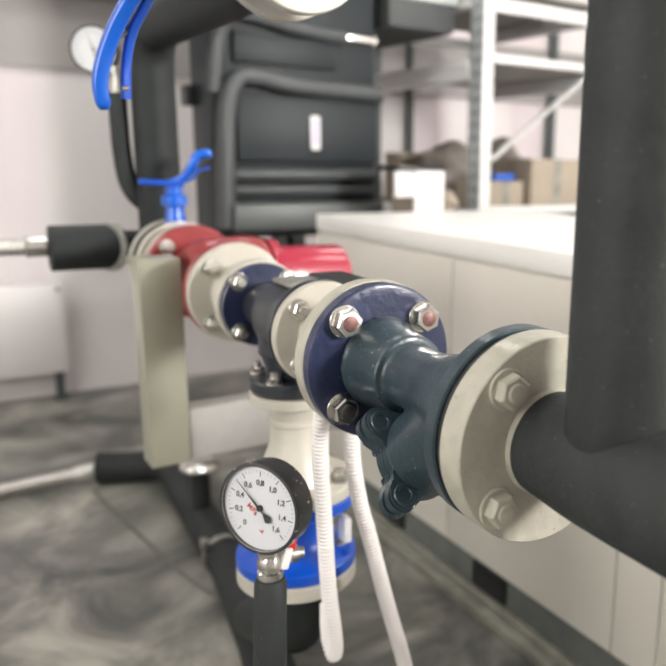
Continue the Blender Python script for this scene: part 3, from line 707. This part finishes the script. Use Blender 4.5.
def lump(lo, hi, label, name='sack', m='sack', seed=1):
    rnd = random.Random(seed); c = (V(lo)+V(hi))/2; s = (V(hi)-V(lo))/2
    bm = B(); bmesh.ops.create_icosphere(bm, subdivisions=4, radius=1)
    ph = [rnd.uniform(0,6) for _ in range(6)]
    for v in bm.verts:
        q = v.co.copy(); k = 1+.10*math.sin(q.x*4+ph[0])*math.cos(q.y*5+ph[1])+.07*math.sin(q.z*7+ph[2]+q.x*3)
        v.co = V((c.x+s.x*q.x*k, c.y+s.y*q.y*k, max(lo[2], c.z+s.z*q.z*k)))
    return tag(obj(name, bm, m, None, sharp=80), label, 'sack')
lump((1.53,2.42,zs), (1.80,2.72,1.17), 'lumpy grey-brown sack on the low shelf behind the blue tray', seed=2)
lump((1.82,2.40,zs), (2.05,2.70,1.20), 'darker slumped sack behind the tall cardboard box', seed=5)
carton((1.53,2.78,zs), (1.76,2.92,1.12), 'plain brown carton at the far end of the low shelf, behind the sack', tape=False)
dt = thing('ventilation_duct', 'dark grey overhead duct between the charcoal housing and the storage rack', 'duct', (1.27,2.7,1.6))
bm = B(); box(bm, (1.13,2.2,1.575), (1.43,3.35,1.95), .01); obj('duct', bm, 'wall_dark', dt)
bm = B(); box(bm, (1.11,2.19,1.68), (1.44,2.215,1.73), .004); obj('joint_flange', bm, 'galv', dt)
for xx, ww, ll in ((1.921,.045,'thin dark pipe on the back wall seen left of the rack post'),(2.965,.06,'thin dark pipe on the back wall seen through the right rack bay')):
    bm = B(); sweep(bm, [V((xx,3.32,z)) for z in (0,1,2,ZC)], ww*.5, 16)
    tag(obj('wall_pipe', bm, 'darkpost'), ll, 'pipe')
# document box on a small table between the cabinet and the housing
tb = thing('side_table', 'low grey side table behind the white cabinet carrying the white document box', 'table', (1.2,2.0,0))
bm = B(); box(bm, (.97,1.80,.85), (1.44,2.15,.88), .003); obj('table_top', bm, 'rack_deck', tb)
for x in (.98,1.40):
    for y in (1.81,2.11):
        bm = B(); box(bm, (x,y,0), (x+.03,y+.03,.85)); obj('leg', bm, 'darkpost', tb)
dx0, dx1, dy0, dy1 = 1.00+.13, 1.22+.10, 1.985, 2.12
db = thing('document_box', 'white paper-covered box with a black lid standing behind the far end of the white cabinet', 'box', (1.2,2.0,.88))
bm = B(); box(bm, (1.06,1.92,.881), (1.195,2.06,1.045), .003); obj('carton', bm, 'card', db)
bm = B(); box(bm, (.985,1.905,.955), (1.065,1.918,1.046), .001); obj('sheet', bm, 'paper', db, label='short white sheet')
bm = B(); box(bm, (1.060,1.895,.881), (1.185,1.91,1.048), .001); obj('sheet', bm, 'paper', db, label='tall white sheet')
bm = B(); box(bm, (.990,1.893,1.048), (1.190,2.06,1.064), .002); obj('lid', bm, 'black_plastic', db)
lump((1.21,1.93,.881), (1.30,2.05,.975), 'crumpled pinkish-brown paper bundle beside the document box', name='paper_bundle', m='card', seed=9)

# ------------------------------------------------------------------ radiator on the back wall
ra = thing('wall_radiator', 'white panel radiator on the back wall behind the left hoses', 'radiator', (-.3,3.27,0))
bm = B(); box(bm, (-1.0,3.25,.128), (.088,3.268,.525), .006); obj('front_panel', bm, 'radiator', ra)
bm = B(); box(bm, (-1.0,3.30,.128), (.088,3.318,.525), .006); obj('rear_panel', bm, 'radiator', ra)
bm = B(); box(bm, (.076,3.25,.135), (.090,3.318,.520), .002); obj('side_cover', bm, 'radiator', ra)
bm = B(); box(bm, (-.99,3.262,.520), (.08,3.306,.530), .002); obj('top_grille', bm, 'radiator', ra)
for x in (.03,-.85):
    bm = B(); box(bm, (x,3.27,.0), (x+.035,3.30,.13)); box(bm, (x-.01,3.25,0), (x+.045,3.32,.008)); obj('foot', bm, 'darkpost', ra)
bm = B(); lathe(bm, [(0,0),(0,.010),(.012,.009),(.012,0)], (.065,3.25,.505), (0,-1,0), 20); obj('vent_plug', bm, 'plinth', ra)

# the whole pipeline runs a little askew to the room
ROT = Matrix.Translation((0,0,H)) @ Matrix.Rotation(-.023,4,'Z') @ Matrix.Rotation(.008,4,'X') @ Matrix.Translation((0,0,-H))
for o in (near,st,sp,tv,ad,pu,af,sv,fp,lp,bh,ov,on,br,bv,lo,bt,bg):
    o.matrix_world = ROT @ Matrix.Translation(o.location)
# daylight window behind the viewer
bm = B(); box(bm, (1.7,YF,1.62), (1.76,YF+.04,2.48)); box(bm, (2.54,YF,1.62), (2.60,YF+.04,2.48)); box(bm, (1.7,YF,1.56), (2.60,YF+.04,1.62)); box(bm, (1.7,YF,2.48), (2.60,YF+.04,2.54)); struct('window_1', bm, 'rackwhite')
bm = B(); box(bm, (1.76,YF+.005,1.62), (2.54,YF+.012,2.48)); struct('window_2', bm, 'daylight')
bm = B(); box(bm, (XL,-1.5,1.10), (XL+.04,-1.42,2.40)); box(bm, (XL,1.02,1.10), (XL+.04,1.10,2.40)); box(bm, (XL,-1.5,1.02), (XL+.04,1.10,1.10)); box(bm, (XL,-1.5,2.40), (XL+.04,1.10,2.48)); box(bm, (XL,-.24,1.10), (XL+.04,-.16,2.40)); struct('fill_window_1', bm, 'rackwhite')  # frame of an unseen window, added around the fill pane
bm = B(); box(bm, (XL+.005,-1.42,1.10), (XL+.012,1.02,2.40)); struct('fill_window_2', bm, 'fill_soft')  # unseen glowing pane, added to brighten the cabinet front and left-facing sides
# ------------------------------------------------------------------ ceiling lamps
proto = thing('ceiling_lamp', 'long fluorescent ceiling lamp overhead, one of the row out of the picture', 'lamp', (0,0,ZC), 'fluorescent ceiling lamps')
bm = B(); box(bm, (-.65,-.10,ZC-.06), (.65,.10,ZC), .005); hs = obj('housing', bm, 'rackwhite', proto)
bm = B(); box(bm, (-.62,-.08,ZC-.072), (.62,.08,ZC-.061), .003); df = obj('diffuser', bm, 'lamp', proto)
spots = [(-1.9,.5),(-1.9,2.3),(.2,1.0),(.4,2.5),(2.2,.6),(2.4,2.2)]
for i, (x, y) in enumerate(spots):
    if i == 0: proto.location = (x, y, ZC); continue
    r = proto.copy(); COL.objects.link(r); r.location = (x, y, ZC)
    for ch in list(proto.children):
        c = ch.copy(); COL.objects.link(c); c.parent = r

w = bpy.data.worlds.new('world'); bpy.context.scene.world = w; w.use_nodes = True
w.node_tree.nodes['Background'].inputs[0].default_value = (.8,.85,.9,1); w.node_tree.nodes['Background'].inputs[1].default_value = .3

# ------------------------------------------------------------------ camera
cam = bpy.data.cameras.new('camera'); co = bpy.data.objects.new('camera', cam); COL.objects.link(co)
Rw = Matrix(((0.8268048221300547, 0.10781306402559436, -0.5520598965039045), (-0.5622066505351971, 0.18948446369889976, -0.8049964721107385), (0.017817637230659808, 0.9759467102471084, 0.21727988991474378)))
# world = Rw @ camera axes
co.matrix_world = Matrix.Translation((-0.43312721,-0.46716306,1.0838674)) @ Rw.to_4x4()
cam.sensor_width = 36; cam.lens = 773.2/666*36; cam.shift_x = (333-442)/666; cam.shift_y = 0
cam.clip_start = .02
cam.dof.use_dof = True; cam.dof.focus_distance = .76; cam.dof.aperture_fstop = 4.2
bpy.context.scene.camera = co
vs = bpy.context.scene.view_settings
vs.view_transform = 'Standard'; vs.look = 'None'; vs.gamma = 1; vs.use_curve_mapping = False; vs.exposure = 1.36
